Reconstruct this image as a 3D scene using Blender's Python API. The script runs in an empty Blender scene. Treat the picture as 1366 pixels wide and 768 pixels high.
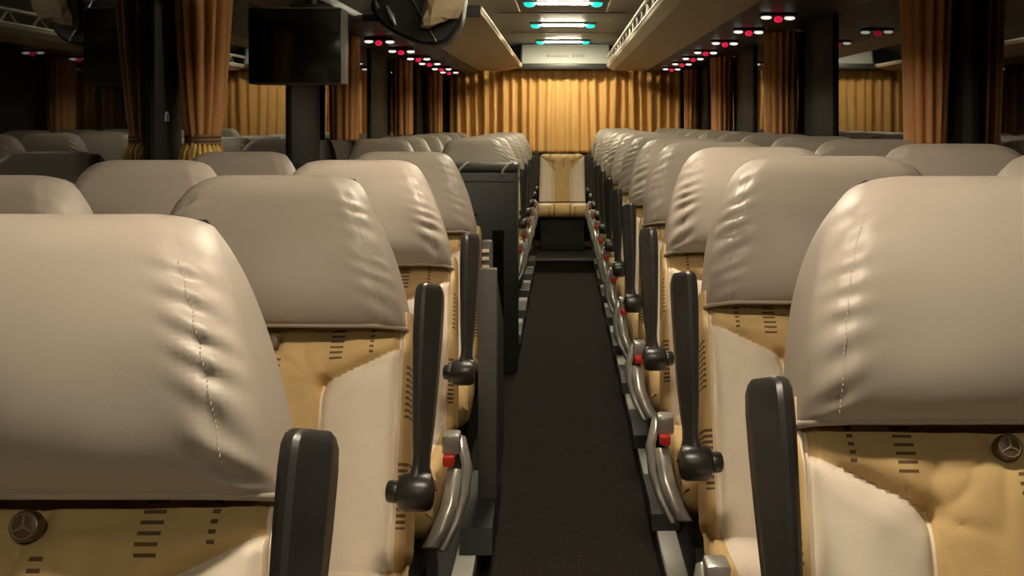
import bpy, bmesh, math, random
from mathutils import Vector, noise
random.seed(4)
PI = math.pi
scene = bpy.context.scene
col = scene.collection

# ---------------------------------------------------------------- helpers
def link(o, parent=None):
    col.objects.link(o)
    if parent is not None:
        o.parent = parent
    return o

def tag(o, label=None, cat=None, group=None, kind=None):
    if label: o['label'] = label
    if cat: o['category'] = cat
    if group: o['group'] = group
    if kind: o['kind'] = kind
    return o

def empty(name, loc, label, cat, group=None):
    o = bpy.data.objects.new(name, None)
    o.empty_display_size = .05
    o.location = loc
    link(o)
    return tag(o, label, cat, group)

def mesh_obj(name, bm, mats, parent=None, smooth=None, label=None):
    bmesh.ops.recalc_face_normals(bm, faces=bm.faces[:])
    me = bpy.data.meshes.new(name)
    if smooth is not None:
        for f in bm.faces: f.smooth = True
        if smooth < 180:
            ca = math.radians(smooth)
            for e in bm.edges:
                if len(e.link_faces) == 2 and e.calc_face_angle(0) > ca:
                    e.smooth = False
    bm.to_mesh(me); bm.free()
    if not isinstance(mats, (list, tuple)): mats = [mats]
    for m in mats: me.materials.append(m)
    o = bpy.data.objects.new(name, me)
    link(o, parent)
    if label: o['label'] = label
    return o

def struct(name, bm, mats, smooth=None):
    o = mesh_obj(name, bm, mats, None, smooth)
    o['kind'] = 'structure'
    return o

def box(bm, x0, x1, y0, y1, z0, z1, bev=0, seg=2, mat=0):
    vs = [bm.verts.new((x, y, z)) for x in (x0, x1) for y in (y0, y1) for z in (z0, z1)]
    idx = [(0,1,3,2),(4,6,7,5),(0,4,5,1),(2,3,7,6),(0,2,6,4),(1,5,7,3)]
    fs = [bm.faces.new([vs[i] for i in q]) for q in idx]
    for f in fs: f.material_index = mat
    if bev > 0:
        es = list({e for f in fs for e in f.edges})
        r = bmesh.ops.bevel(bm, geom=es, offset=bev, segments=seg, affect='EDGES', profile=.5)
        for f in r['faces']: f.material_index = mat
    return vs

def prism(bm, pts, axis, a, b, mat=0):
    """closed polygon pts extruded along an axis from a to b; pts are the two remaining coordinates in xyz order"""
    def mk(p, t):
        c = list(p); c.insert(axis, t); return bm.verts.new(c)
    A = [mk(p, a) for p in pts]; B = [mk(p, b) for p in pts]
    n = len(pts)
    fs = [bm.faces.new(A), bm.faces.new(B[::-1])]
    for i in range(n):
        fs.append(bm.faces.new((A[i], B[i], B[(i+1) % n], A[(i+1) % n])))
    for f in fs: f.material_index = mat
    return fs

def tube(bm, pts, r, n=8, closed=False, mat=0, cap=True):
    pts = [Vector(p) for p in pts]
    rings = []
    m = len(pts)
    up0 = None
    for i, p in enumerate(pts):
        if closed:
            d = pts[(i+1) % m] - pts[i-1]
        else:
            d = pts[min(i+1, m-1)] - pts[max(i-1, 0)]
        d.normalize()
        if up0 is None:
            up0 = Vector((0,0,1)) if abs(d.z) < .9 else Vector((1,0,0))
        a = up0 - d*up0.dot(d)
        if a.length < 1e-5: a = Vector((1,0,0)) - d*d.x
        a.normalize(); up0 = a
        b = d.cross(a)
        rr = r[i] if isinstance(r, (list, tuple)) else r
        rings.append([bm.verts.new(p + a*(math.cos(2*PI*k/n)*rr) + b*(math.sin(2*PI*k/n)*rr)) for k in range(n)])
    cnt = m if closed else m-1
    for i in range(cnt):
        R0, R1 = rings[i], rings[(i+1) % m]
        for k in range(n):
            f = bm.faces.new((R0[k], R0[(k+1) % n], R1[(k+1) % n], R1[k])); f.material_index = mat
    if cap and not closed:
        bm.faces.new(rings[0]).material_index = mat
        bm.faces.new(rings[-1][::-1]).material_index = mat

def loft(bm, rings, cap0=True, cap1=True, mat=0):
    R = [[bm.verts.new(p) for p in r] for r in rings]
    n = len(R[0])
    for a, b in zip(R, R[1:]):
        for k in range(n):
            bm.faces.new((a[k], a[(k+1) % n], b[(k+1) % n], b[k])).material_index = mat
    if cap0: bm.faces.new(R[0][::-1]).material_index = mat
    if cap1: bm.faces.new(R[-1]).material_index = mat
    return R

def cyl(bm, p0, p1, r, n=20, bev=0):
    p0 = Vector(p0); p1 = Vector(p1); d = (p1-p0).normalized(); L = (p1-p0).length
    if bev > 0:
        tube(bm, [p0, p0+d*bev*.3, p0+d*bev, p1-d*bev, p1-d*bev*.3, p1], [r-bev, r-bev*.3, r, r, r-bev*.3, r-bev], n)
    else:
        tube(bm, [p0, p1], r, n)

def blob(bm, c, r, seg=12, rings=8):
    """ellipsoid with radii r=(rx,ry,rz)"""
    R = []
    for i in range(1, rings):
        t = PI*i/rings
        R.append([(c[0]+r[0]*math.sin(t)*math.cos(2*PI*k/seg), c[1]+r[1]*math.sin(t)*math.sin(2*PI*k/seg), c[2]+r[2]*math.cos(t)) for k in range(seg)])
    V = [[bm.verts.new(p) for p in q] for q in R]
    top = bm.verts.new((c[0], c[1], c[2]+r[2])); bot = bm.verts.new((c[0], c[1], c[2]-r[2]))
    for a, b in zip(V, V[1:]):
        for k in range(seg): bm.faces.new((a[k], a[(k+1) % seg], b[(k+1) % seg], b[k]))
    for k in range(seg):
        bm.faces.new((top, V[0][(k+1) % seg], V[0][k])); bm.faces.new((bot, V[-1][k], V[-1][(k+1) % seg]))

# ---------------------------------------------------------------- materials
def new_mat(name, base, rough=.5, metal=0, spec=.5, emit=None, estr=0, coat=0):
    m = bpy.data.materials.new(name); m.use_nodes = True
    b = m.node_tree.nodes['Principled BSDF']
    b.inputs['Base Color'].default_value = (*base, 1)
    b.inputs['Roughness'].default_value = rough
    b.inputs['Metallic'].default_value = metal
    b.inputs['Specular IOR Level'].default_value = spec
    b.inputs['Coat Weight'].default_value = coat
    if emit:
        b.inputs['Emission Color'].default_value = (*emit, 1)
        b.inputs['Emission Strength'].default_value = estr
    return m

def nd(m, t, **kw):
    n = m.node_tree.nodes.new(t)
    for k, v in kw.items(): setattr(n, k, v)
    return n

def lk(m, a, b): m.node_tree.links.new(a, b)

def noisy(name, c0, c1, scale=30, rough=.6, bump=.2, bscale=200, metal=0, spec=.5, stretch=(1,1,1), bdist=.002):
    m = new_mat(name, c0, rough, metal, spec)
    b = m.node_tree.nodes['Principled BSDF']
    tc = nd(m, 'ShaderNodeTexCoord'); mp = nd(m, 'ShaderNodeMapping'); mp.inputs['Scale'].default_value = stretch
    lk(m, tc.outputs['Object'], mp.inputs['Vector'])
    n = nd(m, 'ShaderNodeTexNoise'); n.inputs['Scale'].default_value = scale; n.inputs['Detail'].default_value = 4
    lk(m, mp.outputs[0], n.inputs['Vector'])
    r = nd(m, 'ShaderNodeValToRGB')
    r.color_ramp.elements[0].position = .3; r.color_ramp.elements[1].position = .7
    r.color_ramp.elements[0].color = (*c0, 1); r.color_ramp.elements[1].color = (*c1, 1)
    lk(m, n.outputs['Fac'], r.inputs[0]); lk(m, r.outputs[0], b.inputs['Base Color'])
    if bump:
        n2 = nd(m, 'ShaderNodeTexNoise'); n2.inputs['Scale'].default_value = bscale; n2.inputs['Detail'].default_value = 3
        lk(m, mp.outputs[0], n2.inputs['Vector'])
        bp = nd(m, 'ShaderNodeBump'); bp.inputs['Strength'].default_value = bump; bp.inputs['Distance'].default_value = bdist
        lk(m, n2.outputs['Fac'], bp.inputs['Height']); lk(m, bp.outputs[0], b.inputs['Normal'])
    return m

M_cover = noisy('taupe_leatherette', (.395,.342,.287), (.42,.365,.307), 6, .42, .12, 500, spec=.4, bdist=.001)
M_stitch = new_mat('stitch_thread', (.56,.48,.38), .7)
M_curtain = noisy('gold_curtain', (.80,.455,.15), (.86,.52,.185), 12, .75, .15, 300, spec=.2, stretch=(1,1,.2))
M_sidecurtain = noisy('side_curtain', (.55,.27,.11), (.62,.315,.13), 12, .7, .15, 300, spec=.2, stretch=(1,1,.2))
M_tassel = new_mat('gold_trim', (.75,.52,.12), .5)
M_band = new_mat('tieback_band', (.20,.10,.05), .6)
M_black = noisy('black_plastic', (.012,.0115,.0105), (.017,.016,.0145), 20, .45, .1, 600, bdist=.0005)
M_arm = noisy('armrest_rubber', (.021,.0195,.0175), (.028,.026,.023), 20, .33, .1, 600, bdist=.0005)
M_cab = noisy('cabinet_panel', (.020,.022,.020), (.025,.027,.024), 8, .42, .08, 400, bdist=.0005)
M_dkgrey = noisy('charcoal_panel', (.035,.036,.032), (.042,.042,.037), 8, .42, .08, 400, bdist=.0005)
M_grey = noisy('grey_panel', (.075,.07,.06), (.085,.08,.07), 8, .5, .08, 400, bdist=.0005)
M_case = new_mat('screen_case_grey', (.17,.16,.14), .4)
M_gloss = new_mat('gloss_black', (.006,.006,.006), .12)
M_screen = new_mat('screen_black', (.010,.0105,.009), .16, spec=.5)
M_silver = noisy('silver_plastic', (.34,.33,.30), (.44,.425,.39), 40, .30, 0, metal=.55)
M_alu = noisy('brushed_aluminium', (.68,.66,.61), (.78,.76,.70), 60, .35, 0, metal=.35, stretch=(1,.1,1))
M_chrome = new_mat('chrome', (.7,.68,.64), .12, metal=1)
M_red = new_mat('red_button', (.55,.03,.02), .35)
M_carpet = noisy('dark_carpet', (.015,.012,.0105), (.046,.037,.031), 260, .95, .8, 420, spec=.1, bdist=.004)
M_plat = noisy('platform_vinyl', (.014,.013,.012), (.02,.019,.017), 50, .6, .1, 300)
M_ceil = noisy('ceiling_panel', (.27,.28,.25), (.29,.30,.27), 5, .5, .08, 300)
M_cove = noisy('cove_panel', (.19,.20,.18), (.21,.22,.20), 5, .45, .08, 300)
M_hatch = new_mat('hatch_dark', (.035,.036,.032), .5)
M_rack = noisy('rack_tan', (.62,.47,.29), (.66,.50,.315), 8, .5, .06, 300)
M_racklip = noisy('rack_lip', (.62,.56,.46), (.66,.60,.50), 8, .4, .05, 300)
M_service = noisy('service_channel', (.030,.030,.027), (.036,.036,.032), 8, .4, .08, 400)
M_wall = noisy('wall_trim', (.011,.0095,.0085), (.014,.012,.0105), 8, .6, .08, 400)
M_rearpanel = noisy('rear_fascia', (.50,.51,.46), (.54,.55,.50), 5, .4, .03, 300)
M_ink = new_mat('faded_ink', (.33,.33,.30), .6)
M_glass = new_mat('night_glass', (.0035,.003,.0028), .02, spec=.6)
M_cream = new_mat('cream', (.62,.50,.37), .85)
M_tanlump = noisy('crumpled_tan', (.50,.36,.21), (.62,.47,.30), 14, .55, .4, 60)
M_lampwhite = new_mat('lamp_lens', (.8,.75,.6), .4, emit=(1,.90,.65), estr=135)
M_lampmid = new_mat('dim_lamp_lens', (.8,.75,.6), .4, emit=(1,.90,.65), estr=80)
M_lampfront = new_mat('front_lamp_lens', (.8,.75,.6), .4, emit=(1,.85,.65), estr=170)
M_teal = new_mat('teal_lens', (.02,.5,.42), .3, emit=(.01,.62,.50), estr=1.3)
M_readwhite = new_mat('reading_lens', (.9,.9,.85), .3, emit=(1,.93,.85), estr=.9)  # weak glow stands in for lamp glints on the white lenses
M_readred = new_mat('red_lens', (.6,.01,.04), .25, emit=(.9,.015,.07), estr=.65)
M_mark = new_mat('pale_mark', (.45,.48,.62), .5)
M_bulb = new_mat('emblem', (.27,.20,.13), .35)
M_button = new_mat('button_brown', (.12,.075,.04), .35)

class Mx:
    """tiny expression builder on math nodes"""
    def __init__(s, m): s.m = m
    def op(s, o, *a):
        n = nd(s.m, 'ShaderNodeMath', operation=o)
        for i, v in enumerate(a):
            if isinstance(v, (int, float)): n.inputs[i].default_value = v
            else: lk(s.m, v, n.inputs[i])
        return n.outputs[0]
    def gt(s, a, b): return s.op('GREATER_THAN', a, b)
    def lt(s, a, b): return s.op('LESS_THAN', a, b)
    def add(s, a, b): return s.op('ADD', a, b)
    def sub(s, a, b): return s.op('SUBTRACT', a, b)
    def mul(s, a, b): return s.op('MULTIPLY', a, b)
    def abs(s, a): return s.op('ABSOLUTE', a)
    def both(s, *a):
        r = a[0]
        for q in a[1:]: r = s.op('MULTIPLY', r, q)
        return r
    def either(s, *a):
        r = a[0]
        for q in a[1:]: r = s.op('MAXIMUM', r, q)
        return r
    def band(s, v, c, h): return s.lt(s.abs(s.sub(v, c)), h)
    def ladder(s, v, p, duty): return s.lt(s.op('FRACT', s.op('DIVIDE', v, p)), duty)

TAN = (.60,.415,.19); CREAM = (.76,.66,.53); BROWN = (.15,.085,.045)
def seat_mat(name, cushion=False, slope=.48, top=.028, inner=.077):
    """upholstery: tan centre and bolsters, cream side panels, brown printed dashes; UV holds metres"""
    m = new_mat(name, TAN, .72, spec=.25)
    b = m.node_tree.nodes['Principled BSDF']
    uv = nd(m, 'ShaderNodeUVMap'); sp = nd(m, 'ShaderNodeSeparateXYZ'); lk(m, uv.outputs[0], sp.inputs[0])
    x = Mx(m); u = sp.outputs[0]; v = sp.outputs[1]      # v: distance below the cover hem (backrest) / distance from the front edge (cushion)
    au = x.abs(u)
    if not cushion:
        edge = x.add(top, x.mul(x.sub(.188, au), slope))
        cream = x.both(x.gt(v, edge), x.lt(au, .189), x.gt(au, inner))
        cream = x.either(cream, x.both(x.gt(au, .189), x.lt(au, .1975)))
        d1 = x.both(x.band(au, .098, .010), x.lt(v, .047), x.ladder(v, .0085, .38))
        d2 = x.both(x.band(u, .012, .0055), x.gt(v, .045), x.lt(v, .125), x.ladder(v, .009, .4))
        d3 = x.both(x.band(au, .204, .0062), x.gt(v, .19), x.lt(v, .285), x.ladder(v, .0088, .55))
        d4 = x.both(x.band(au, .206, .003), x.gt(v, .05), x.lt(v, .13), x.ladder(v, .009, .4))
        d5 = x.both(x.band(au, .150, .003), x.lt(v, .04), x.ladder(v, .008, .45))
        dash = x.either(d1, d2, d3, d4, d5)
    else:
        cream = x.both(x.gt(v, .07), x.lt(au, .188), x.gt(au, .085))
        dash = x.either(x.both(x.band(au, .10, .008), x.lt(v, .06), x.ladder(v, .009, .4)), x.both(x.band(au, .06, .004), x.lt(v, .09)))
    def mix(fac, a, bb):
        n = nd(m, 'ShaderNodeMix', data_type='RGBA')
        lk(m, fac, n.inputs[0])
        for i, c in ((6, a), (7, bb)):
            if isinstance(c, tuple): n.inputs[i].default_value = (*c, 1)
            else: lk(m, c, n.inputs[i])
        return n.outputs[2]
    # slight cloth mottling
    tc = nd(m, 'ShaderNodeTexCoord')
    n = nd(m, 'ShaderNodeTexNoise'); n.inputs['Scale'].default_value = 18; n.inputs['Detail'].default_value = 5
    lk(m, tc.outputs['Object'], n.inputs['Vector'])
    tan = mix(n.outputs['Fac'], tuple(c*.82 for c in TAN), tuple(min(1, c*1.16) for c in TAN))
    cr = mix(n.outputs['Fac'], tuple(c*.92 for c in CREAM), tuple(min(1, c*1.08) for c in CREAM))
    c = mix(cream, tan, cr)
    c = mix(dash, c, BROWN)
    lk(m, c, b.inputs['Base Color'])
    n2 = nd(m, 'ShaderNodeTexNoise'); n2.inputs['Scale'].default_value = 420
    lk(m, tc.outputs['Object'], n2.inputs['Vector'])
    bp = nd(m, 'ShaderNodeBump'); bp.inputs['Strength'].default_value = .25; bp.inputs['Distance'].default_value = .001
    lk(m, n2.outputs['Fac'], bp.inputs['Height']); lk(m, bp.outputs[0], b.inputs['Normal'])
    return m
M_back = seat_mat('backrest_upholstery'); M_cush = seat_mat('cushion_upholstery', True)
M_midback = seat_mat('middle_backrest_upholstery', False, 1.1, .012, .062)

# ---------------------------------------------------------------- camera: 1366x768 frame, focal length in pixels
F = 1565.0; VPX, VPY = 750.0, 163.0; CZ = 1.04
cam = bpy.data.cameras.new('camera'); cam.sensor_width = 36; cam.sensor_fit = 'HORIZONTAL'
cam.lens = 36*F/1366
cam.shift_x = -(VPX-683)/1366; cam.shift_y = -(384-VPY)/1366
cam.clip_start = .02
co = bpy.data.objects.new('camera', cam); link(co)
co.location = (0, 0, CZ); co.rotation_euler = (PI/2, 0, 0)
scene.camera = co

# ---------------------------------------------------------------- seats
Z0 = .44
def ring(w, nb, nf, rf, rb, nfront=44, nc=8, nback=10):
    """rounded rectangle, from the -x front corner across the front to +x, then round the back; returns (x, n)"""
    P = []
    rf = min(rf, w*.9); rb = min(rb, w*.9)
    for i in range(nfront+1):
        P.append((-w+rf + (2*w-2*rf)*i/nfront, nf))
    for i in range(1, nc+1):
        a = PI/2*i/nc; P.append((w-rf+rf*math.sin(a), nf-rf+rf*math.cos(a)))
    for i in range(1, nc+1):
        a = PI/2*i/nc; P.append((w-rb+rb*math.cos(a), nb+rb-rb*math.sin(a)))
    for i in range(1, nback):
        P.append((w-rb-(2*w-2*rb)*i/nback, nb))
    for i in range(0, nc+1):
        a = PI/2*i/nc; P.append((-w+rb-rb*math.sin(a), nb+rb-rb*math.cos(a)))
    for i in range(1, nc):
        a = PI/2*i/nc; P.append((-w+rf-rf*math.cos(a), nf-rf+rf*math.sin(a)))
    return P

def recl(al):
    sa, ca = math.sin(al), math.cos(al)
    return lambda x, s, n: (x, s*sa - n*ca, Z0 + s*ca + n*sa)

def g(d, w): return math.exp(-(d/w)**2)

def back_bm(al, SB, s_lo=-.085, s_hi=None, W=.213, dome=False):
    T = recl(al)
    bm = bmesh.new(); uvl = bm.loops.layers.uv.new('UVMap')
    s_hi = SB + .03 if s_hi is None else s_hi
    N = 84
    rows = []
    for j in range(N+1):
        s = s_lo + (s_hi-s_lo)*j/N
        sd = SB - s
        w = W - .010*max(0, s)/.33 - (.035*max(0, (-.03-s)/.055)**2 if s < -.03 and not dome else 0)
        nf, nb = .060, -.075
        hid = 0 if dome else max(0, min(1, (.035-sd)/.035))       # drawn in under the headrest cover
        nf -= .020*hid
        if dome:
            t = (s-s_lo)/(s_hi-s_lo)
            if t > .86:
                th = (t-.86)/.14
                k = 1-math.sqrt(max(0, 1-th*th))
                nf -= .05*k; nb += .05*k; w -= .03*k
        R = ring(w, nb, nf, .020, .03, 84)
        out = []
        for (x, n) in R:
            ax = abs(x)
            if n > 0:
                edge = .028+(.188-ax)*.48
                # cream panel puff
                if .08 < ax < .19:
                    q = math.sin(PI*(ax-.08)/.11)
                    n += .012*q*min(1, max(0, (sd-edge)/.03)) if sd > edge else .006*q*min(1, max(0, (edge-sd)/.02))
                # grooves
                if .075 < ax < .195: n -= .010*g((sd-edge)/1.11, .006)
                if sd > .07: n -= .010*g(ax-.078, .006)
                n -= .012*g(ax-.190, .005)
                if ax < .078 and sd > .02: n += .010*math.cos(ax/.078*PI/2)*min(1, (sd-.02)/.06)
                # gathered pleats
                for px, pd in ((.08, .083), (-.08, .083), (0, .02)):
                    dx, dy = x-px, sd-pd
                    r = math.hypot(dx, dy); th = math.atan2(dy, dx)
                    tan_zone = (sd < edge) or ax < .078
                    n -= .012*g(r, .014)
                    if tan_zone and r < .12:
                        cr_ = 1-abs(math.sin(3.5*th + px*15 + .8*noise.noise((x*20, s*20, 9))))
                        n += (.0030-.0105*cr_**3)*math.exp(-r/.065)*min(1, max(0, r-.006)/.03)*(1-r/.12)
                n += .0022*noise.noise((x*28, s*28, 3.1))
                n = min(n, .060) if (sd < .004 and not dome) else n
            out.append((x, s, n))
        rows.append(out)
    V = [[bm.verts.new(T(*p)) for p in r] for r in rows]
    k = len(rows[0])
    def setuv(f, ij):
        for lp, (j, i) in zip(f.loops, ij):
            x, s, n = rows[j][i]; lp[uvl].uv = (x, SB - s)
    for j in range(N):
        for i in range(k):
            i2 = (i+1) % k
            f = bm.faces.new((V[j][i], V[j][i2], V[j+1][i2], V[j+1][i])); setuv(f, [(j,i),(j,i2),(j+1,i2),(j+1,i)])
    f = bm.faces.new(V[-1]); setuv(f, [(N,i) for i in range(k)])
    f = bm.faces.new(V[0][::-1]); setuv(f, [(0,i) for i in range(k)][::-1])
    return bm

def cover_rows(SB, ST, HW, seed, side):
    rows = []
    r = .060
    kk, pp, qq = (.60, 1.65, .82) if side > 0 else (.60, 3.0, .70)
    ss = [SB + (ST-r-SB)*i/44 for i in range(45)]
    prof = [(s, 0) for s in ss] + [(ST-r+r*math.sin(PI/2*i/12), PI/2*i/12) for i in range(1, 13)]
    for s, th in prof:
        t = (s-SB)/(ST-SB)
        w = HW*kk + HW*(1-kk)*max(0, 1-t**pp)**qq
        nf = .078 + .044*math.sin(PI*min(1, t)**.66) - .012*t*t - r*(1-math.cos(th))
        nb = -.085 + .045*(1-math.cos(th))
        R = ring(w, nb, nf, .050, .04, 48, 12, 10)
        out = []
        for (x, n) in R:
            ax = abs(x)
            if n > -.02:
                seam = w - .030
                # wrinkles bunched along the side seams, running in from the edge
                ph = s*210 + (ax-seam)*90 + seed*9 + 5*noise.noise((s*14, x*5, seed))
                amp = (.0036 + .0034*g(t-.25, .3))*g(ax-seam-.004, .022)*max(0, min(1, (1-t)*4))*(.35 + .9*max(0, noise.noise((s*11+seed*3, x*3, 7.7))+.35))
                n += amp*math.sin(ph)
                n -= .0022*g(ax-seam, .004)*(1 if t < .97 else 0)
                n += .0035*noise.noise((x*7, s*9, seed*2.3))*(1-t*.5)
                n -= .008*g(t-.28, .2)*g(ax-HW*.55, .07)
            out.append((x - side*.021*t, s, n))
        rows.append(out)
    return rows

def arm_bm(side):
    """raised armrest, built upright in the seat's frame; side=+1 when the aisle lies towards +x"""
    bm = bmesh.new()
    base = Vector((0, -.150, .555)); tip = Vector((0, -.035, .806))
    d = (tip-base).normalized(); fr = Vector((0, -d.z, d.y))        # fr: towards the camera
    L = (tip-base).length
    prof = [(-.02,.0215,.022),(.015,.0190,.019),(.05,.0145,.015),(.09,.0115,.0135),(.14,.0110,.015),(.22,.0128,.018),(.34,.0150,.021),(.55,.0175,.024),(.75,.0192,.026),(.90,.0200,.025),(.96,.0196,.022),(.988,.0176,.017),(1.0,.0150,.012)]
    sec = [(-1,-1),(-1,.45),(-.9,.75),(-.68,.95),(-.42,1.0),(-.16,.92),(.04,.70),(.55,.28),(.9,.02),(1,-.25),(1,-.8),(.8,-1)]
    rings = []
    for t, w, h in prof:
        c = base + d*(L*t)
        rings.append([tuple(c + Vector((side*u*w, 0, 0)) + fr*(v*h)) for u, v in sec])
    loft(bm, rings)
    return bm

def pivot_bm(side):
    bm = bmesh.new()
    cyl(bm, (side*.018, -.152, .546), (-side*.030, -.152, .546), .0255, 28, .010)
    cyl(bm, (-side*.026, -.151, .546), (-side*.044, -.148, .546), .015, 18, .004)
    return bm

def cushion_bm(W=.212, depth=.42, zt=.425, th=.115):
    bm = bmesh.new(); uvl = bm.loops.layers.uv.new('UVMap')
    # side profile (y, z): from under the front edge, round the nose, back along the top
    prof = []
    y0 = -.035-depth
    for i in range(4): prof.append((-.06 - (depth-.10)*i/3, zt-th))
    for i in range(1, 13):
        a = -PI/2 - PI*i/13
        prof.append((y0+.05+.055*math.cos(a), zt-th/2+th/2*math.sin(a)*-1*-1))
    for i in range(0, 16): prof.append((y0+.05 + (depth-.05+.02)*i/15, zt - .014*i/15))
    acc = [0]
    for a, b in zip(prof, prof[1:]): acc.append(acc[-1]+math.hypot(b[0]-a[0], b[1]-a[1]))
    a0 = acc[8]
    NX = 36
    grid = []
    for i, (y, z) in enumerate(prof):
        row = []
        for k in range(NX+1):
            x = -W + 2*W*k/NX
            e = max(0, (abs(x)-(W-.025))/.025)
            zz = z - (.016*e*e if z > zt-th/2 else -.016*e*e)
            yy = y + .012*e*e*(1 if y < y0+.06 else 0)
            if z > zt-.05:
                zz -= .006*g(abs(x)-.085, .006) + .006*g(abs(x)-.188, .006)
                zz += .003*noise.noise((x*20, y*20, 1.5))
            yy -= .004*noise.noise((x*25, z*25, 4.5))*(1 if y < y0+.06 else 0)
            row.append((bm.verts.new((x, yy, zz)), (x, acc[i]-a0)))
        grid.append(row)
    for i in range(len(grid)-1):
        for k in range(NX):
            q = [grid[i][k], grid[i][k+1], grid[i+1][k+1], grid[i+1][k]]
            f = bm.faces.new([v for v, _ in q])
            for lp, (_, uv) in zip(f.loops, q): lp[uvl].uv = uv
    for k in (0, NX):
        q = [grid[i][k] for i in range(len(grid))]
        f = bm.faces.new([v for v, _ in q])
        for lp, (_, uv) in zip(f.loops, q): lp[uvl].uv = (uv[0], -1)
    q = [grid[0][k] for k in range(NX+1)] + [grid[-1][k] for k in range(NX, -1, -1)]
    f = bm.faces.new([v for v, _ in q])
    return bm

def button_parts(root, T, SB, n0=.066, sd=.022):
    bm = bmesh.new()
    s = SB - sd
    c0 = Vector(T(0, s, n0-.012)); c1 = Vector(T(0, s, n0+.006))
    cyl(bm, c0, c1, .0125, 22, .003)
    b = mesh_obj('button', bm, M_button, root, 40, 'round brown tufting button')
    bm = bmesh.new()
    for k in range(3):
        a = PI/2 + k*2*PI/3
        tube(bm, [T(0, s, n0+.006), T(.0088*math.cos(a), s+.0088*math.sin(a), n0+.0062)], [.0016, .0007], 6)
    pts = [T(.0098*math.cos(2*PI*i/20), s+.0098*math.sin(2*PI*i/20), n0+.006) for i in range(20)]
    tube(bm, pts, .0006, 5, closed=True)
    mesh_obj('emblem', bm, M_bulb, b, 60)

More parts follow.
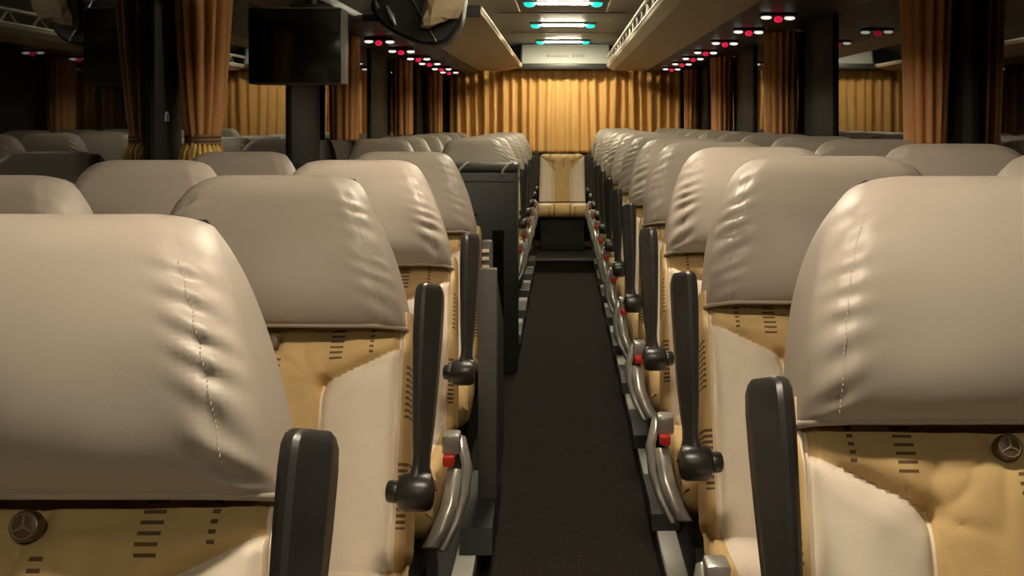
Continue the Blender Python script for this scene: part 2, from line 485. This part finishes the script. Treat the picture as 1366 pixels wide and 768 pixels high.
def make_seat(side, aisle, root, ST, HW=.198, seed=0.0):
    """side=+1: the aisle lies towards +x (left block); the seat faces -y"""
    al = math.radians(20); T = recl(al); SB = .287 if side > 0 else .301
    mesh_obj('backrest', back_bm(al, SB), M_back, root, 50)
    rows = cover_rows(SB, ST, HW, seed, side)
    bm = bmesh.new()
    V = loft(bm, [[T(*p) for p in r] for r in rows], cap0=False)
    cov = mesh_obj('headrest_cover', bm, M_cover, root, 180, 'taupe leatherette headrest cover')
    # hem: rolled edge round the bottom of the cover
    bm = bmesh.new()
    tube(bm, [T(x, s+.002, n*1.02) for x, s, n in rows[0]], .0042, 6, closed=True)
    mesh_obj('hem', bm, M_cover, cov, 180)
    if True:
        for sgn in (-1, 1):
            bm = bmesh.new()
            for j in range(2, 44):
                r = rows[j]
                w = (max(p[0] for p in r)-min(p[0] for p in r))/2
                xm = (max(p[0] for p in r)+min(p[0] for p in r))/2
                tx = w-.0285
                best = min((p for p in r if p[2] > 0), key=lambda p: abs(p[0]-xm-sgn*tx))
                x, s, n = best
                tube(bm, [T(x, s-.0013, n+.0006), T(x, s+.0013, n+.0006)], .0007, 4)
            mesh_obj('stitching', bm, M_stitch, cov, None)
    mesh_obj('seat_cushion', cushion_bm(), M_cush, root, 60)
    button_parts(root, T, SB)
    # dark frame under the cushion
    bm = bmesh.new()
    box(bm, -.19, .19, -.40, -.02, .235, .312, .012)
    prism(bm, [(-.36,.24),(-.06,.24),(-.10,.06),(-.02,.012),(-.37,.012),(-.28,.06)], 0, -.02, .02)
    mesh_obj('seat_frame', bm, M_black, root, 40)
    if not aisle:
        return
    ex = side*.245              # armrest line in seat coordinates
    arm = mesh_obj('armrest', arm_bm(side), M_arm, root, 24, 'raised black armrest')
    arm.location = (ex, 0, 0)
    p = mesh_obj('pivot', pivot_bm(side), M_arm, arm, 40)
    # foot standing on the floor rail
    bm = bmesh.new()
    fx = side*(.172 if side < 0 else .208)
    x0, x1 = sorted((fx-side*.036, fx+side*.034))
    prism(bm, [(-.385,.006),(-.02,.006),(-.035,.045),(-.15,.055),(-.30,.055),(-.375,.045)], 0, x0, x1)
    prism(bm, [(-.33,.05),(-.12,.05),(-.16,.26),(-.34,.26)], 0, min(fx-side*.05, fx-side*.02), max(fx-side*.05, fx-side*.02))
    mesh_obj('foot', bm, M_black, root, 30, 'black foot on the floor rail')
    # silver side shield: a curved leaf beside the cushion, leaning out over the aisle at the top
    bm = bmesh.new()
    cl = [(-.330,.466),(-.342,.455),(-.365,.422),(-.395,.378),(-.425,.338),(-.450,.302)]
    wd = [.006,.015,.021,.022,.017,.006]
    lz = [(.29,.222),(.31,.230),(.337,.247),(.376,.262),(.42,.266),(.462,.252),(.50,.24)]
    def lean(z):
        for (za, xa), (zb_, xb) in zip(lz, lz[1:]):
            if z <= zb_: return side*(xa + (xb-xa)*max(0, (z-za))/(zb_-za))
        return side*lz[-1][1]
    def leaf(cl, wd, dx, hx):
        rings = []
        n = len(cl)
        for i, (c, w) in enumerate(zip(cl, wd)):
            a = Vector(cl[max(i-1,0)]); b = Vector(cl[min(i+1,n-1)])
            d = (b-a).normalized(); pr = Vector((-d.y, d.x))*w
            c = Vector(c)
            q = []
            for k in range(12):
                th = 2*PI*k/12
                off = pr*math.cos(th)
                zz = c.y+off.y
                q.append((lean(zz) + side*dx + side*hx*math.sin(th), c.x+off.x, zz))
            rings.append(q)
        return rings
    loft(bm, leaf(cl, wd, .000, .009))
    sh = mesh_obj('side_shield', bm, M_silver, root, 50, 'curved silver side shield')
    bm = bmesh.new()
    loft(bm, leaf([(-.378,.420),(-.392,.402),(-.418,.366),(-.445,.330),(-.458,.310)], [.008,.016,.019,.015,.006], -.022, .015))
    mesh_obj('recline_handle', bm, M_silver, sh, 50)
    bm = bmesh.new()
    bx0, bx1 = sorted((side*.220, side*.252))
    box(bm, bx0, bx1, -.380, -.335, .446, .482, .006)
    bk = mesh_obj('belt_buckle', bm, M_silver, root, 40, 'grey seat belt buckle')
    bm = bmesh.new()
    box(bm, bx0+.003, bx1-.008, -.396, -.370, .430, .449, .004)
    mesh_obj('release_button', bm, M_red, bk, 40, 'red release button')

def copy_tree(o, parent=None):
    c = o.copy(); col.objects.link(c)
    if parent is not None: c.parent = parent
    for ch in list(o.children): copy_tree(ch, c)
    return c

ORD = ['first','second','third','fourth','fifth','sixth','seventh','eighth','ninth','tenth','eleventh','twelfth']
RX, LX, WS = .433, -.435, .468
protos = {}
pcount = {}
def place_seat(key, x, y, label, group):
    kind = key
    pcount[kind] = pcount.get(kind, -1) + 1
    key = kind + str(pcount[kind] % (3 if kind[1] == 'A' else 2))
    side, aisle, ST = {'RA': (-1, True, .570), 'RW': (-1, False, .578), 'LA': (1, True, .542), 'LW': (1, False, .542)}[kind]
    if key not in protos:
        r = empty('coach_seat', (x, y, 0), label, 'seat', group)
        make_seat(side, aisle, r, ST, seed={'RA': 1.3, 'RW': 2.1, 'LA': 3.7, 'LW': 4.9}[kind] + 1.37*int(key[2]))
        protos[key] = r
    else:
        r = copy_tree(protos[key]); r.location = (x, y, 0)
        tag(r, label, 'seat', group)
    return r

R_rows = [.75*k + .355 for k in range(1, 12)]
for k, y in enumerate(R_rows):
    place_seat('RA', RX, y, 'grey-covered aisle seat with raised armrest, %s row on the right of the aisle' % ORD[k], 'aisle seats right of the aisle')
    if k >= 1:
        place_seat('RW', RX+WS, y, 'grey-covered seat beside the right windows, %s row from the front' % ORD[k], 'window seats on the right')
L_rows = [.925, 1.72, 2.47, 3.22]
for k, y in enumerate(L_rows):
    if k < 3:
        place_seat('LA', LX - (.001 if k == 0 else 0), y, 'grey-covered aisle seat with raised armrest, %s row on the left of the aisle' % ORD[k], 'aisle seats left of the aisle')
    else:
        place_seat('LW', LX, y, 'grey-covered aisle seat beside the grey end panel, fourth row on the left', 'aisle seats left of the aisle')
    if k >= 1:
        place_seat('LW', LX-WS, y, 'grey-covered seat beside the left windows, %s row from the front' % ORD[k], 'window seats on the left')
LB_rows = [5.87, 6.58, 7.32, 8.07, 8.8]
for k, y in enumerate(LB_rows):
    place_seat('LA', LX, y, 'grey-covered left aisle seat, %s row behind the dark cabinet' % ORD[k], 'left aisle seats behind the cabinet')
    place_seat('LW', LX-WS, y, 'grey-covered left window seat, %s row behind the dark cabinet' % ORD[k], 'left window seats behind the cabinet')
YB = 9.55
place_seat('RW', RX, YB, 'grey-covered back row seat just right of the uncovered middle seat', 'back row seats')
place_seat('RW', RX+WS, YB, 'grey-covered back row seat in the right rear corner', 'back row seats')
place_seat('LW', LX, YB, 'grey-covered back row seat just left of the uncovered middle seat', 'back row seats')
place_seat('LW', LX-WS, YB, 'grey-covered back row seat in the left rear corner', 'back row seats')

# middle seat of the back row: no headrest cover, cream and tan
mid = empty('bench_seat', (.0, 9.52, 0), 'uncovered cream and tan middle seat at the end of the aisle', 'seat')
o = mesh_obj('backrest', back_bm(math.radians(10), .37, -.03, .365, .190, True), M_midback, mid, 50)
o.location.z = -.02
o = mesh_obj('seat_cushion', cushion_bm(.205, .42, .405, .105), M_cush, mid, 60)
bm = bmesh.new(); box(bm, -.172, .172, -.36, .02, .036, .30, .01)
mesh_obj('seat_base', bm, M_plat, mid, 40, 'dark seat base')

# ---------------------------------------------------------------- floor, platforms, rails
bm = bmesh.new()
box(bm, -.30, .30, -1.2, 8.62, -.12, -.06)
struct('floor', bm, M_carpet)
bm = bmesh.new()
box(bm, .238, 1.22, -1.2, 10.6, -.12, -.002)
struct('trim_1', bm, M_plat)
bm = bmesh.new()
box(bm, -1.22, -.202, -1.2, 3.46, -.12, -.002)
box(bm, -1.22, -.202, 5.15, 10.6, -.12, -.002)
struct('trim_2', bm, M_plat)
bm = bmesh.new()                                    # stairwell of the middle door
box(bm, -1.22, -.30, 3.44, 5.17, -.72, -.66)
box(bm, -.62, -.28, 3.44, 5.17, -.66, -.36)
box(bm, -.30, -.27, 3.44, 5.17, -.72, -.062)
box(bm, -1.22, -.27, 3.41, 3.44, -.72, -.12)
box(bm, -1.22, -.27, 5.17, 5.20, -.72, -.12)
struct('trim_3', bm, M_plat)
for i, (x0, x1, spans) in enumerate(((.240, .288, [(-1.2, 8.62)]), (-.254, -.206, [(-1.2, 3.40), (5.40, 8.62)]))):
    bm = bmesh.new()
    for a, b in spans:
        box(bm, x0, x1, a, b, -.004, .006, .002, 1)
    struct('trim_%d' % (4+i), bm, M_alu, 30)
bm = bmesh.new()                                    # raised floor before the back row
box(bm, -.236, .238, 8.60, 10.6, -.12, .035, .006)
struct('trim_6', bm, M_carpet, 30)
bm = bmesh.new()
box(bm, -.235, .237, 8.585, 8.602, .020, .040, .004)
struct('trim_7', bm, M_grey, 30)

# ---------------------------------------------------------------- walls, windows, pillars
WX = 1.19
pill = [(-.3, .25), (1.25, 1.6), (3.40, 3.64), (5.12, 5.72), (7.25, 7.95), (9.55, 10.3)]
for s, nm in ((1, 'right'), (-1, 'left')):
    bm = bmesh.new()
    a, b = sorted((s*WX, s*(WX+.04)))
    zlo = -.12 if s > 0 else -.72
    box(bm, a, b, -1.2, 10.6, zlo, .72)
    box(bm, a, b, -1.2, 10.6, 1.52, 1.80)
    a2, b2 = sorted((s*(WX-.012), s*(WX+.02)))
    box(bm, a2, b2, -1.2, 10.6, .70, .745, .006)
    struct('wall_'+nm, bm, M_wall)
wn = 0
for s in (1, -1):
    ys = [-1.2] + [v for p in pill for v in p] + [10.6]
    for i in range(0, len(ys), 2):
        y0, y1 = ys[i], ys[i+1]
        if y1-y0 < .05: continue
        wn += 1
        bm = bmesh.new()
        a, b = sorted((s*(WX+.004), s*(WX+.012)))
        box(bm, a, b, y0-.02, y1+.02, .73, 1.53)
        struct('window_%d' % wn, bm, M_glass)
tn = 8
for s in (1, -1):
    for y0, y1 in pill:
        bm = bmesh.new()
        a, b = sorted((s*(WX-.010), s*(WX+.03)))
        box(bm, a, b, y0, y1, .73, 1.53, .004)
        struct('trim_%d' % tn, bm, M_wall, 30); tn += 1
# rear wall, parcel shelf, fascia
bm = bmesh.new()
box(bm, -1.23, 1.23, 10.56, 10.62, -.12, 1.80)
struct('wall_rear', bm, M_wall)
bm = bmesh.new(); box(bm, -1.18, 1.18, 9.95, 10.56, .66, .745, .01)
struct('trim_%d' % tn, bm, M_black, 30); tn += 1
bm = bmesh.new()
box(bm, -.46, .47, 10.28, 10.56, 1.505, 1.556, .012)
struct('trim_%d' % tn, bm, M_dkgrey, 30); tn += 1
# ceiling: flat centre, sloping coves
bm = bmesh.new()
CE = 1.74
def quadstrip(pts, y0, y1, t=.03):
    n = len(pts)
    prism(bm, pts + [(x, z+t) for x, z in pts[::-1]], 1, y0, y1)
quadstrip([(-.47, CE-.02), (-.38, CE), (.38, CE), (.47, CE-.02)], -1.2, 10.6)
struct('ceiling', bm, M_ceil, 40)
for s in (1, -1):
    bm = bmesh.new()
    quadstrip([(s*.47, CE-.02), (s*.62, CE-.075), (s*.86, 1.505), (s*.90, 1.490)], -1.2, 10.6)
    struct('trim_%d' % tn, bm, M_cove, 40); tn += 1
    bm = bmesh.new()
    zz = 1.49 if s > 0 else 1.475
    quadstrip([(s*.735, zz), (s*1.00, zz-.004), (s*1.06, zz+.012), (s*1.23, zz+.025)], -1.2 if s > 0 else 5.05, 10.56, .03)
    if s < 0:
        quadstrip([(-.86, zz), (-1.00, zz-.004), (-1.06, zz+.012), (-1.23, zz+.025)], -1.2, 5.05, .03)
    struct('trim_%d' % tn, bm, M_service, 40); tn += 1
# front bulkhead far behind the camera closes the room
bm = bmesh.new(); box(bm, -1.23, 1.23, -1.26, -1.2, -.12, 1.8)
struct('wall_front', bm, M_wall)

# rear fascia panel above the curtain
fp = empty('route_panel', (.03, 10.36, 1.556), 'pale grey fascia panel above the gold rear curtain', 'panel')
bm = bmesh.new()
prism(bm, [(0, 0), (.03, 0), (.10, .176), (.07, .176)], 0, -.385, .385)
mesh_obj('panel_face', bm, M_rearpanel, fp, 30)
for sx in (-.393, .393):
    bm = bmesh.new()
    prism(bm, [(-.008, 0), (.035, 0), (.10, .176), (.062, .176)], 0, sx-.006, sx+.006)
    mesh_obj('side_joint', bm, M_hatch, fp, 30, 'dark joint at the panel end')
bm = bmesh.new()
x = -.165
for w_, h_ in ((.03,.020),(.012,.014),(.012,.014),(.012,.014),(.018,.020),(.012,.014),(.012,.014),(.012,.014),(.012,.018),(.012,.014)):
    z = .060; yy = .07*z/.176
    box(bm, x, x+w_*.75, yy-.004, yy+.004, z-.000, z+h_)
    x += w_+.005
x = .06
for w_ in (.026, .026, .026, .022):
    z = .058; yy = .07*z/.176
    box(bm, x, x+w_*.8, yy-.004, yy+.004, z, z+.028)
    x += w_+.004
mesh_obj('faded_lettering', bm, M_ink, fp, None, 'faded grey illegible lettering')

# ---------------------------------------------------------------- ceiling lamps
lamp_y = [-.70, .90, 2.40, 3.85, 5.30, 6.72, 8.24, 9.95]
lamp_lab = {9.95: 'lit white ceiling lamp with teal ends just before the rear fascia panel',
            8.24: 'lit white ceiling lamp with teal ends, second from the rear curtain',
            6.72: 'lit white ceiling lamp on the dark hatch at the top edge of the photo'}
def lamp(y, label):
    L = empty('ceiling_lamp', (0.005, y, CE), label, 'lamp', 'ceiling lamps along the aisle')
    bm = bmesh.new(); box(bm, -.235, .235, -.050, .050, -.016, .002, .006)
    mesh_obj('housing', bm, M_ceil, L, 40)
    bm = bmesh.new(); box(bm, -.148, .148, -.038, .038, -.024, -.012, .006, 3)
    mesh_obj('lens', bm, M_lampwhite, L, 60, 'glowing white lens')
    for sx in (-1, 1):
        bm = bmesh.new(); blob(bm, (sx*.192, 0, -.022), (.034, .032, .020), 16, 10)
        mesh_obj('night_light', bm, M_teal, L, 180, 'glowing teal night light')
    return L
first = None
for k, y in enumerate(lamp_y):
    lab = lamp_lab.get(y, 'white ceiling lamp with teal ends, %s from the front end' % ORD[k])
    if first is None: first = lamp(y, lab)
    else:
        c = copy_tree(first); c.location.y = y; tag(c, lab)
        if y < 6:
            for ch in c.children:
                if ch.name.startswith('lens'):
                    ch.data = ch.data.copy(); ch.data.materials[0] = M_lampfront if y < 2.6 else M_lampmid
# dark roof hatch round the third lamp from the back
ha = empty('roof_hatch', (.005, 6.75, CE), 'dark roof hatch with pale side strips around the nearest ceiling lamp', 'hatch')
bm = bmesh.new()
for a in ((-.27,.27,-.55,-.052),(-.27,.27,.052,.55),(-.27,-.236,-.052,.052),(.236,.27,-.052,.052)):
    box(bm, a[0], a[1], a[2], a[3], -.010, .002)
mesh_obj('hatch_panel', bm, M_hatch, ha, 30)
for s in (-1, 1):
    bm = bmesh.new(); box(bm, s*.272-.006, s*.272+.006, -.56, .56, -.016, .002, .003)
    mesh_obj('edge_strip', bm, M_racklip, ha, 30, 'pale edge strip')
for i, y in enumerate((7.45, 9.1)):
    bm = bmesh.new(); box(bm, -.46, .47, y, y+.035, CE-.008, CE+.004, .003)
    struct('trim_%d' % tn, bm, M_ceil, 30); tn += 1

# ---------------------------------------------------------------- luggage racks
def rack(name_label, s, y0, y1, xin, xmid, xout, rail):
    r = empty('luggage_shelf', (0, y0, 1.49), name_label, 'luggage rack')
    L = y1-y0
    bm = bmesh.new()
    prism(bm, [(s*xmid, 0), (s*xout, 0), (s*xout, .02), (s*xmid, .02)], 1, 0, L)
    mesh_obj('tray', bm, M_rack, r, 30, 'tan tray underside')
    bm = bmesh.new()
    prism(bm, [(s*xmid, 0), (s*(xmid+.005), .02), (s*(xin+.03), .05), (s*(xin+.004), .052), (s*xin, .040), (s*(xin+.006), .028)], 1, 0, L)
    mesh_obj('sloped_edge', bm, M_racklip if rail else M_rack, r, 30)
    bm = bmesh.new()
    tube(bm, [(s*(xin+.004), 0, .048), (s*(xin+.004), L, .048)], .009, 10)
    mesh_obj('edge_bead', bm, M_racklip, r, 60, 'pale bead along the rack edge')
    bm = bmesh.new()
    box(bm, min(s*xin, s*xmid), max(s*xin, s*xmid), -.012, 0, .004, .055, .003)
    box(bm, min(s*xmid, s*xout), max(s*xmid, s*xout), -.012, 0, -.002, .03, .003)
    mesh_obj('end_cap', bm, M_grey, r, 30, 'grey end cap')
    if rail:
        bm = bmesh.new()
        tube(bm, [(s*(xin+.005), 0, .118), (s*(xin+.005), L, .118)], .012, 12)
        mesh_obj('guard_rail', bm, M_racklip, r, 60, 'pale guard rail')
        n = int(L/.36)
        for i in range(n):
            y = .18+i*.36
            bm = bmesh.new()
            tube(bm, [(s*(xin+.007), y-.05, .054), (s*(xin+.012), y, .088), (s*(xin+.006), y+.03, .115)], .007, 8)
            tube(bm, [(s*(xin+.007), y+.12, .054), (s*(xin+.012), y+.07, .088), (s*(xin+.006), y+.03, .115)], .005, 8)
            mesh_obj('bracket', bm, M_racklip, r, 60)
    return r
rack('tan luggage rack with a pale guard rail above the right seats', 1, -1.15, 10.26, .392, .445, .735, True)
rack('plain tan luggage rack above the left front seats', -1, -1.15, 3.42, .352, .485, .735, False)
rack('plain tan luggage rack above the left rear seats', -1, 5.07, 10.26, .352, .485, .735, False)

# ---------------------------------------------------------------- reading light units
def light_unit(x, y, z, label):
    u = empty('reading_spotlight', (x, y, z), label, 'reading light', 'reading lights over the seats')
    bm = bmesh.new(); box(bm, -.072, .072, -.026, .030, -.003, .012, .002)
    mesh_obj('housing', bm, M_service, u, 40)
    for sx, dy in ((-.05, -.01), (.052, .02)):
        bm = bmesh.new(); blob(bm, (sx, dy, -.009), (.023, .016, .008), 14, 8)
        mesh_obj('lens', bm, M_readwhite, u, 180, 'white lens')
    bm = bmesh.new(); blob(bm, (.0, -.01, -.016), (.018, .019, .014), 16, 10)
    mesh_obj('indicator', bm, M_readred, u, 180, 'glowing red indicator')
    return u
RL = [(.887, .45*F/r) for r in (146, 126, 110, 97, 88.5, 81, 74)]
LLt = [(-.925, .405*F/r) for r in (107, 94, 84, 77.5, 70.5, 66)]
fu = None
for s_, L_ in (('right', RL), ('left', LLt)):
    for k, (x, y) in enumerate(L_):
        lab = 'small red and white reading light over the %s seats, %s from the front' % (s_, ORD[k])
        z = 1.478 if s_ == 'right' else 1.455
        if fu is None: fu = light_unit(x, y, z, lab)
        else:
            c = copy_tree(fu); c.location = (x, y, z); tag(c, lab)

# ---------------------------------------------------------------- curtains
def side_curtain(s, yc, cx, rx, ry, w_bot, label, tie, folds, seed, zb=.90):
    """a gathered bunch of curtain hanging at a pillar: a pleated tube with sharp valleys between rounded folds"""
    c = empty('curtain', (s*cx, yc, zb), label, 'curtain', 'gathered side curtains between the windows')
    if not tie: zb = .968 if s > 0 else .950
    c.location.z = zb
    bm = bmesh.new()
    zt = 1.492 if s > 0 else 1.476
    ztie = .985
    NU, NV = 220, 40
    rings = []
    for j in range(NV+1):
        z = zb + (zt-zb)*j/NV
        if tie:
            if z > ztie:
                t = (z-ztie)/(zt-ztie); k = w_bot + (1-w_bot)*(t**.62)
            else:
                k = w_bot + .25*((ztie-z)/(ztie-zb))**.6
        else:
            t = (zt-z)/(zt-zb); k = 1 + (w_bot-1)*t
        row = []
        for i in range(NU):
            th = 2*PI*i/NU
            d0, d1 = math.cos(th), math.sin(th)
            w1 = noise.noise((d0*1.7+seed, d1*1.7, z*1.1)); w2 = noise.noise((d0*1.1-seed, d1*1.1, z*2.2+4))
            ph = folds*th + 2.2*w1
            ridge = 2*abs(math.sin(ph/2))**.75 - 1
            f = k*(1 + .15*ridge + .10*w2)*.84
            row.append((s*rx*d0*f + .010*w1*(zt-z), ry*d1*f, z-zb))
        rings.append(row)
    loft(bm, rings)
    mesh_obj('drape', bm, M_sidecurtain, c, 180)
    if tie:
        bm = bmesh.new()
        for dz in (-.012, 0, .012):
            tube(bm, [(rx*w_bot*.98*math.cos(2*PI*i/28), ry*w_bot*.98*math.sin(2*PI*i/28), ztie-zb+dz) for i in range(28)], .008, 8, closed=True)
        bd = mesh_obj('tieback', bm, M_band, c, 60, 'brown tieback band')
        bm = bmesh.new()
        for i in range(11):
            th = -PI/2 + (i-5)*.26
            ox, oy = rx*w_bot*1.02*math.cos(th), ry*w_bot*1.02*math.sin(th)
            tube(bm, [(ox, oy, ztie-zb-.012), (ox*1.25, oy*1.12-.006, ztie-zb-.036), (ox*1.45, oy*1.16-.006, ztie-zb-.066)], [.005, .008, .004], 6)
        mesh_obj('tassel', bm, M_tassel, bd, 60, 'gold tassel fringe')
    return c
side_curtain(-1, 3.62, 1.108, .092, .15, .50, 'brown-gold curtain tied with a band behind the left front seats', True, 12, 1.0)
side_curtain(1, 3.60, 1.114, .078, .15, .78, 'brown-gold curtain hanging nearest on the right', False, 12, 2.0)
side_curtain(-1, 5.95, 1.105, .080, .16, .92, 'gold curtain behind the hanging black screen', False, 11, 3.0)
side_curtain(1, 5.95, 1.108, .086, .18, .95, 'reddish gold curtain, second from the front on the right', False, 15, 4.0)
side_curtain(-1, 8.20, 1.115, .075, .16, .9, 'dim gold curtain, third from the front on the left', False, 10, 5.0)
side_curtain(1, 8.20, 1.112, .080, .18, .9, 'dim gold curtain, third from the front on the right', False, 11, 6.0)
side_curtain(-1, 10.05, 1.095, .075, .12, .9, 'narrow gold curtain at the left rear corner', False, 9, 7.0)
side_curtain(1, 10.05, 1.105, .070, .12, .9, 'narrow gold curtain at the right rear corner', False, 9, 8.0)
# rear curtain: full width
rc = empty('rear_curtain', (.03, 10.44, .76), 'wide pleated gold curtain across the rear of the coach', 'curtain')
bm = bmesh.new()
NU, NV = 420, 26
G = []
for j in range(NV+1):
    z = 1.512 - (1.512-.765)*j/NV
    t = j/NV
    row = []
    for i in range(NU+1):
        u = i/NU; x = -1.03+2.06*u
        uu = u + .012*noise.noise((u*9, t*.8, 1.1))
        calm = 1 - .62*math.exp(-((x+.02)/.22)**2)          # nearly flat in the middle
        ph = 2*PI*25*uu
        yy = calm*(.026*math.sin(ph) + .012*math.sin(ph*.43+1.3) + .010*noise.noise((u*60, t*1.3, 5)))
        yy += .006*noise.noise((x*9, t*5, 2.2))
        zz = z + (.012*noise.noise((u*14, 0, 8)) if j == NV else 0)
        row.append(bm.verts.new((x, yy, zz-.76)))
    G.append(row)
for j in range(NV):
    for i in range(NU):
        bm.faces.new((G[j][i], G[j][i+1], G[j+1][i+1], G[j+1][i]))
o = mesh_obj('drape', bm, M_curtain, rc, 180)
md = o.modifiers.new('thick', 'SOLIDIFY'); md.thickness = .003

# ---------------------------------------------------------------- partition, cabinet
lp = empty('end_panel', (-.19, 2.96, -.06), 'narrow grey end panel with a slatted grille beside the fourth left aisle seat', 'panel')
bm = bmesh.new(); box(bm, -.022, .026, -.014, .016, .152, .732, .004)
mesh_obj('front_post', bm, M_grey, lp, 40)
bm = bmesh.new()
prism(bm, [(.016, .152), (.016, .725), (.40, .53), (.42, .152)], 0, -.006, .022)
mesh_obj('side_panel', bm, M_plat, lp, 30, 'sloping side panel with its shade as black colour')  # black colour carries the shade on the oblique aisle side
bm = bmesh.new()
box(bm, -.026, .004, .16, .195, .44, .785, .006)
gp = mesh_obj('grille', bm, M_grey, lp, 40)
bm = bmesh.new()
for i in range(15):
    z = .46+i*.021
    box(bm, -.023, -.004, .154, .161, z, z+.009, .0015)
mesh_obj('slats', bm, M_cream, gp, None, 'pale horizontal slats')
bm = bmesh.new()
prism(bm, [(-.16,.067),(.28,.067),(.26,.145),(.05,.152),(-.03,.152),(-.14,.125)], 0, -.055, .022)
mesh_obj('foot', bm, M_black, lp, 30, 'black foot on the floor rail')

cb = empty('service_cabinet', (-.65, 5.22, -.06), 'tall charcoal cabinet with a latch behind the stairwell on the left', 'cabinet')
bm = bmesh.new(); box(bm, -.53, .452, -.10, .12, .002, .882, .006)
mesh_obj('body', bm, M_cab, cb, 40)
bm = bmesh.new(); box(bm, -.53, .458, -.112, .125, .884, .920, .012, 3)
lid = mesh_obj('lid', bm, M_grey, cb, 50, 'grey rounded lid')
bm = bmesh.new(); box(bm, -.52, .440, -.105, -.098, .838, .846, .002)
mesh_obj('seam_strip', bm, M_grey, cb, None)
for x0 in (.21, .40):
    bm = bmesh.new()
    tube(bm, [(x0-.015, -.114, .872), (x0-.004, -.120, .897), (x0+.018, -.118, .918), (x0+.036, -.108, .924)], .006, 8)
    mesh_obj('lid_handle', bm, M_alu, lid, 60, 'silver curved handle')
bm = bmesh.new(); blob(bm, (.255, -.105, .70), (.028, .014, .011), 14, 8)
mesh_obj('latch', bm, M_chrome, cb, 180, 'shiny metal latch')
bm = bmesh.new(); box(bm, .345, .395, -.106, -.098, .02, .63, .003)
mesh_obj('recess', bm, M_gloss, cb, None, 'black recessed slot')
bm = bmesh.new(); blob(bm, (.402, -.106, .615), (.008, .008, .008), 10, 8)
mesh_obj('knob', bm, M_chrome, cb, 180)

# ---------------------------------------------------------------- hanging screen and overhead unit
tv = empty('hanging_screen', (-.912, 4.03, 1.17), 'flat black screen hanging over the left stairwell', 'screen')
bm = bmesh.new(); box(bm, -.160, .160, -.028, .095, 0, .262, .006)
mesh_obj('screen_case', bm, M_case, tv, 40)
bm = bmesh.new(); box(bm, -.157, .157, -.032, -.026, .004, .258, .003)
mesh_obj('screen_face', bm, M_screen, tv, 40, 'glossy black screen face')
bm = bmesh.new(); tube(bm, [(.05, .01, .255), (.05, .03, .36)], .018, 12); box(bm, -.02, .12, -.02, .06, .255, .275, .004)
mesh_obj('bracket', bm, M_black, tv, 40)
ou = empty('overhead_unit', (-.56, 4.55, 1.33), 'rounded black overhead unit with a silver edge hanging before the left rack', 'overhead unit')
def smooth_poly(pts, n=6):
    out = []
    m = len(pts)
    for i in range(m):
        p0, p1, p2, p3 = (Vector(pts[(i+k-1) % m]) for k in range(4))
        for k in range(n):
            t = k/n
            q = .5*((2*p1) + (p2-p0)*t + (2*p0-5*p1+4*p2-p3)*t*t + (3*p1-p0-3*p2+p3)*t**3)
            out.append((q.x, q.y))
    return out
bm = bmesh.new()
pr = smooth_poly([(-.19,.175),(-.15,.095),(-.07,.045),(.02,.012),(.085,.012),(.140,.050),(.172,.13),(.175,.30),(.05,.34),(-.12,.26)])
cx_ = sum(p[0] for p in pr)/len(pr); cz_ = sum(p[1] for p in pr)/len(pr)
rings = []
for y, k in ((0,.90),(.008,.95),(.022,.985),(.05,1.0),(.17,1.0)):
    rings.append([(cx_+(p[0]-cx_)*k, y + .10*(p[0]-cx_)*-0.6, cz_+(p[1]-cz_)*k) for p in pr])
loft(bm, rings)
mesh_obj('housing', bm, M_cab, ou, 40, 'black rounded housing')
bm = bmesh.new()
tube(bm, [(-.035, -.012, .215), (.02, -.018, .115), (.074, -.024, .022)], .0055, 8)
mesh_obj('edge_strip', bm, M_chrome, ou, 60, 'thin silver edge strip')
bm = bmesh.new()
tube(bm, [(-.12, -.004, .16), (-.10, -.012, .12), (-.085, -.012, .085)], [.006,.013,.006], 8)
tube(bm, [(-.165, .01, .18), (-.155, 0, .15)], [.006,.010], 8)
mesh_obj('glint_piece', bm, M_silver, ou, 60, 'small silver pieces for slit highlights')  # silver slivers give the slit highlights on the housing a shape
bm = bmesh.new()
blob(bm, (0, 0, 0), (.062, .040, .070), 13, 9)
for v in bm.verts:
    p = v.co.copy()
    q = noise.noise(p*14+Vector((3.1,0,0)))*.045 + abs(noise.noise(p*30))*.03
    v.co += p.normalized()*q
    v.co.x += .35*v.co.z
    v.co.y = max(v.co.y, -.05)
cl = mesh_obj('tan_lump', bm, M_tanlump, None, None)  # noise-crumpled tan lump set against the overhead unit
cl.location = (-.452, 4.485, 1.485)
tag(cl, 'crumpled tan lump against the black overhead unit', 'lump')

# small pale arch-shaped mark on the left pillar
bm = bmesh.new()
tube(bm, [(0, -.012, -.012), (0, -.012, .006), (0, -.006, .013), (0, .006, .013), (0, .012, .006), (0, .012, -.012)], .0045, 6)
st = mesh_obj('mark', bm, M_mark, None, 60)
st.location = (-WX+.008, 3.49, 1.055)
st.location = (-WX+.009, 3.50, 1.055)
tag(st, 'tiny pale arch-shaped mark on the dark left window pillar', 'mark')

# ---------------------------------------------------------------- world and colour management
w = bpy.data.worlds.new('night'); scene.world = w; w.use_nodes = True
w.node_tree.nodes['Background'].inputs[0].default_value = (.004, .005, .008, 1)
w.node_tree.nodes['Background'].inputs[1].default_value = 1
scene.view_settings.view_transform = 'Standard'
scene.view_settings.look = 'None'
scene.view_settings.exposure = 0.12
scene.view_settings.gamma = 1
scene.view_settings.use_curve_mapping = False
scene.cycles.use_denoising = True
scene.cycles.max_bounces = 8
scene.cycles.caustics_reflective = False
scene.cycles.caustics_refractive = False
scene.cycles.sample_clamp_indirect = 4
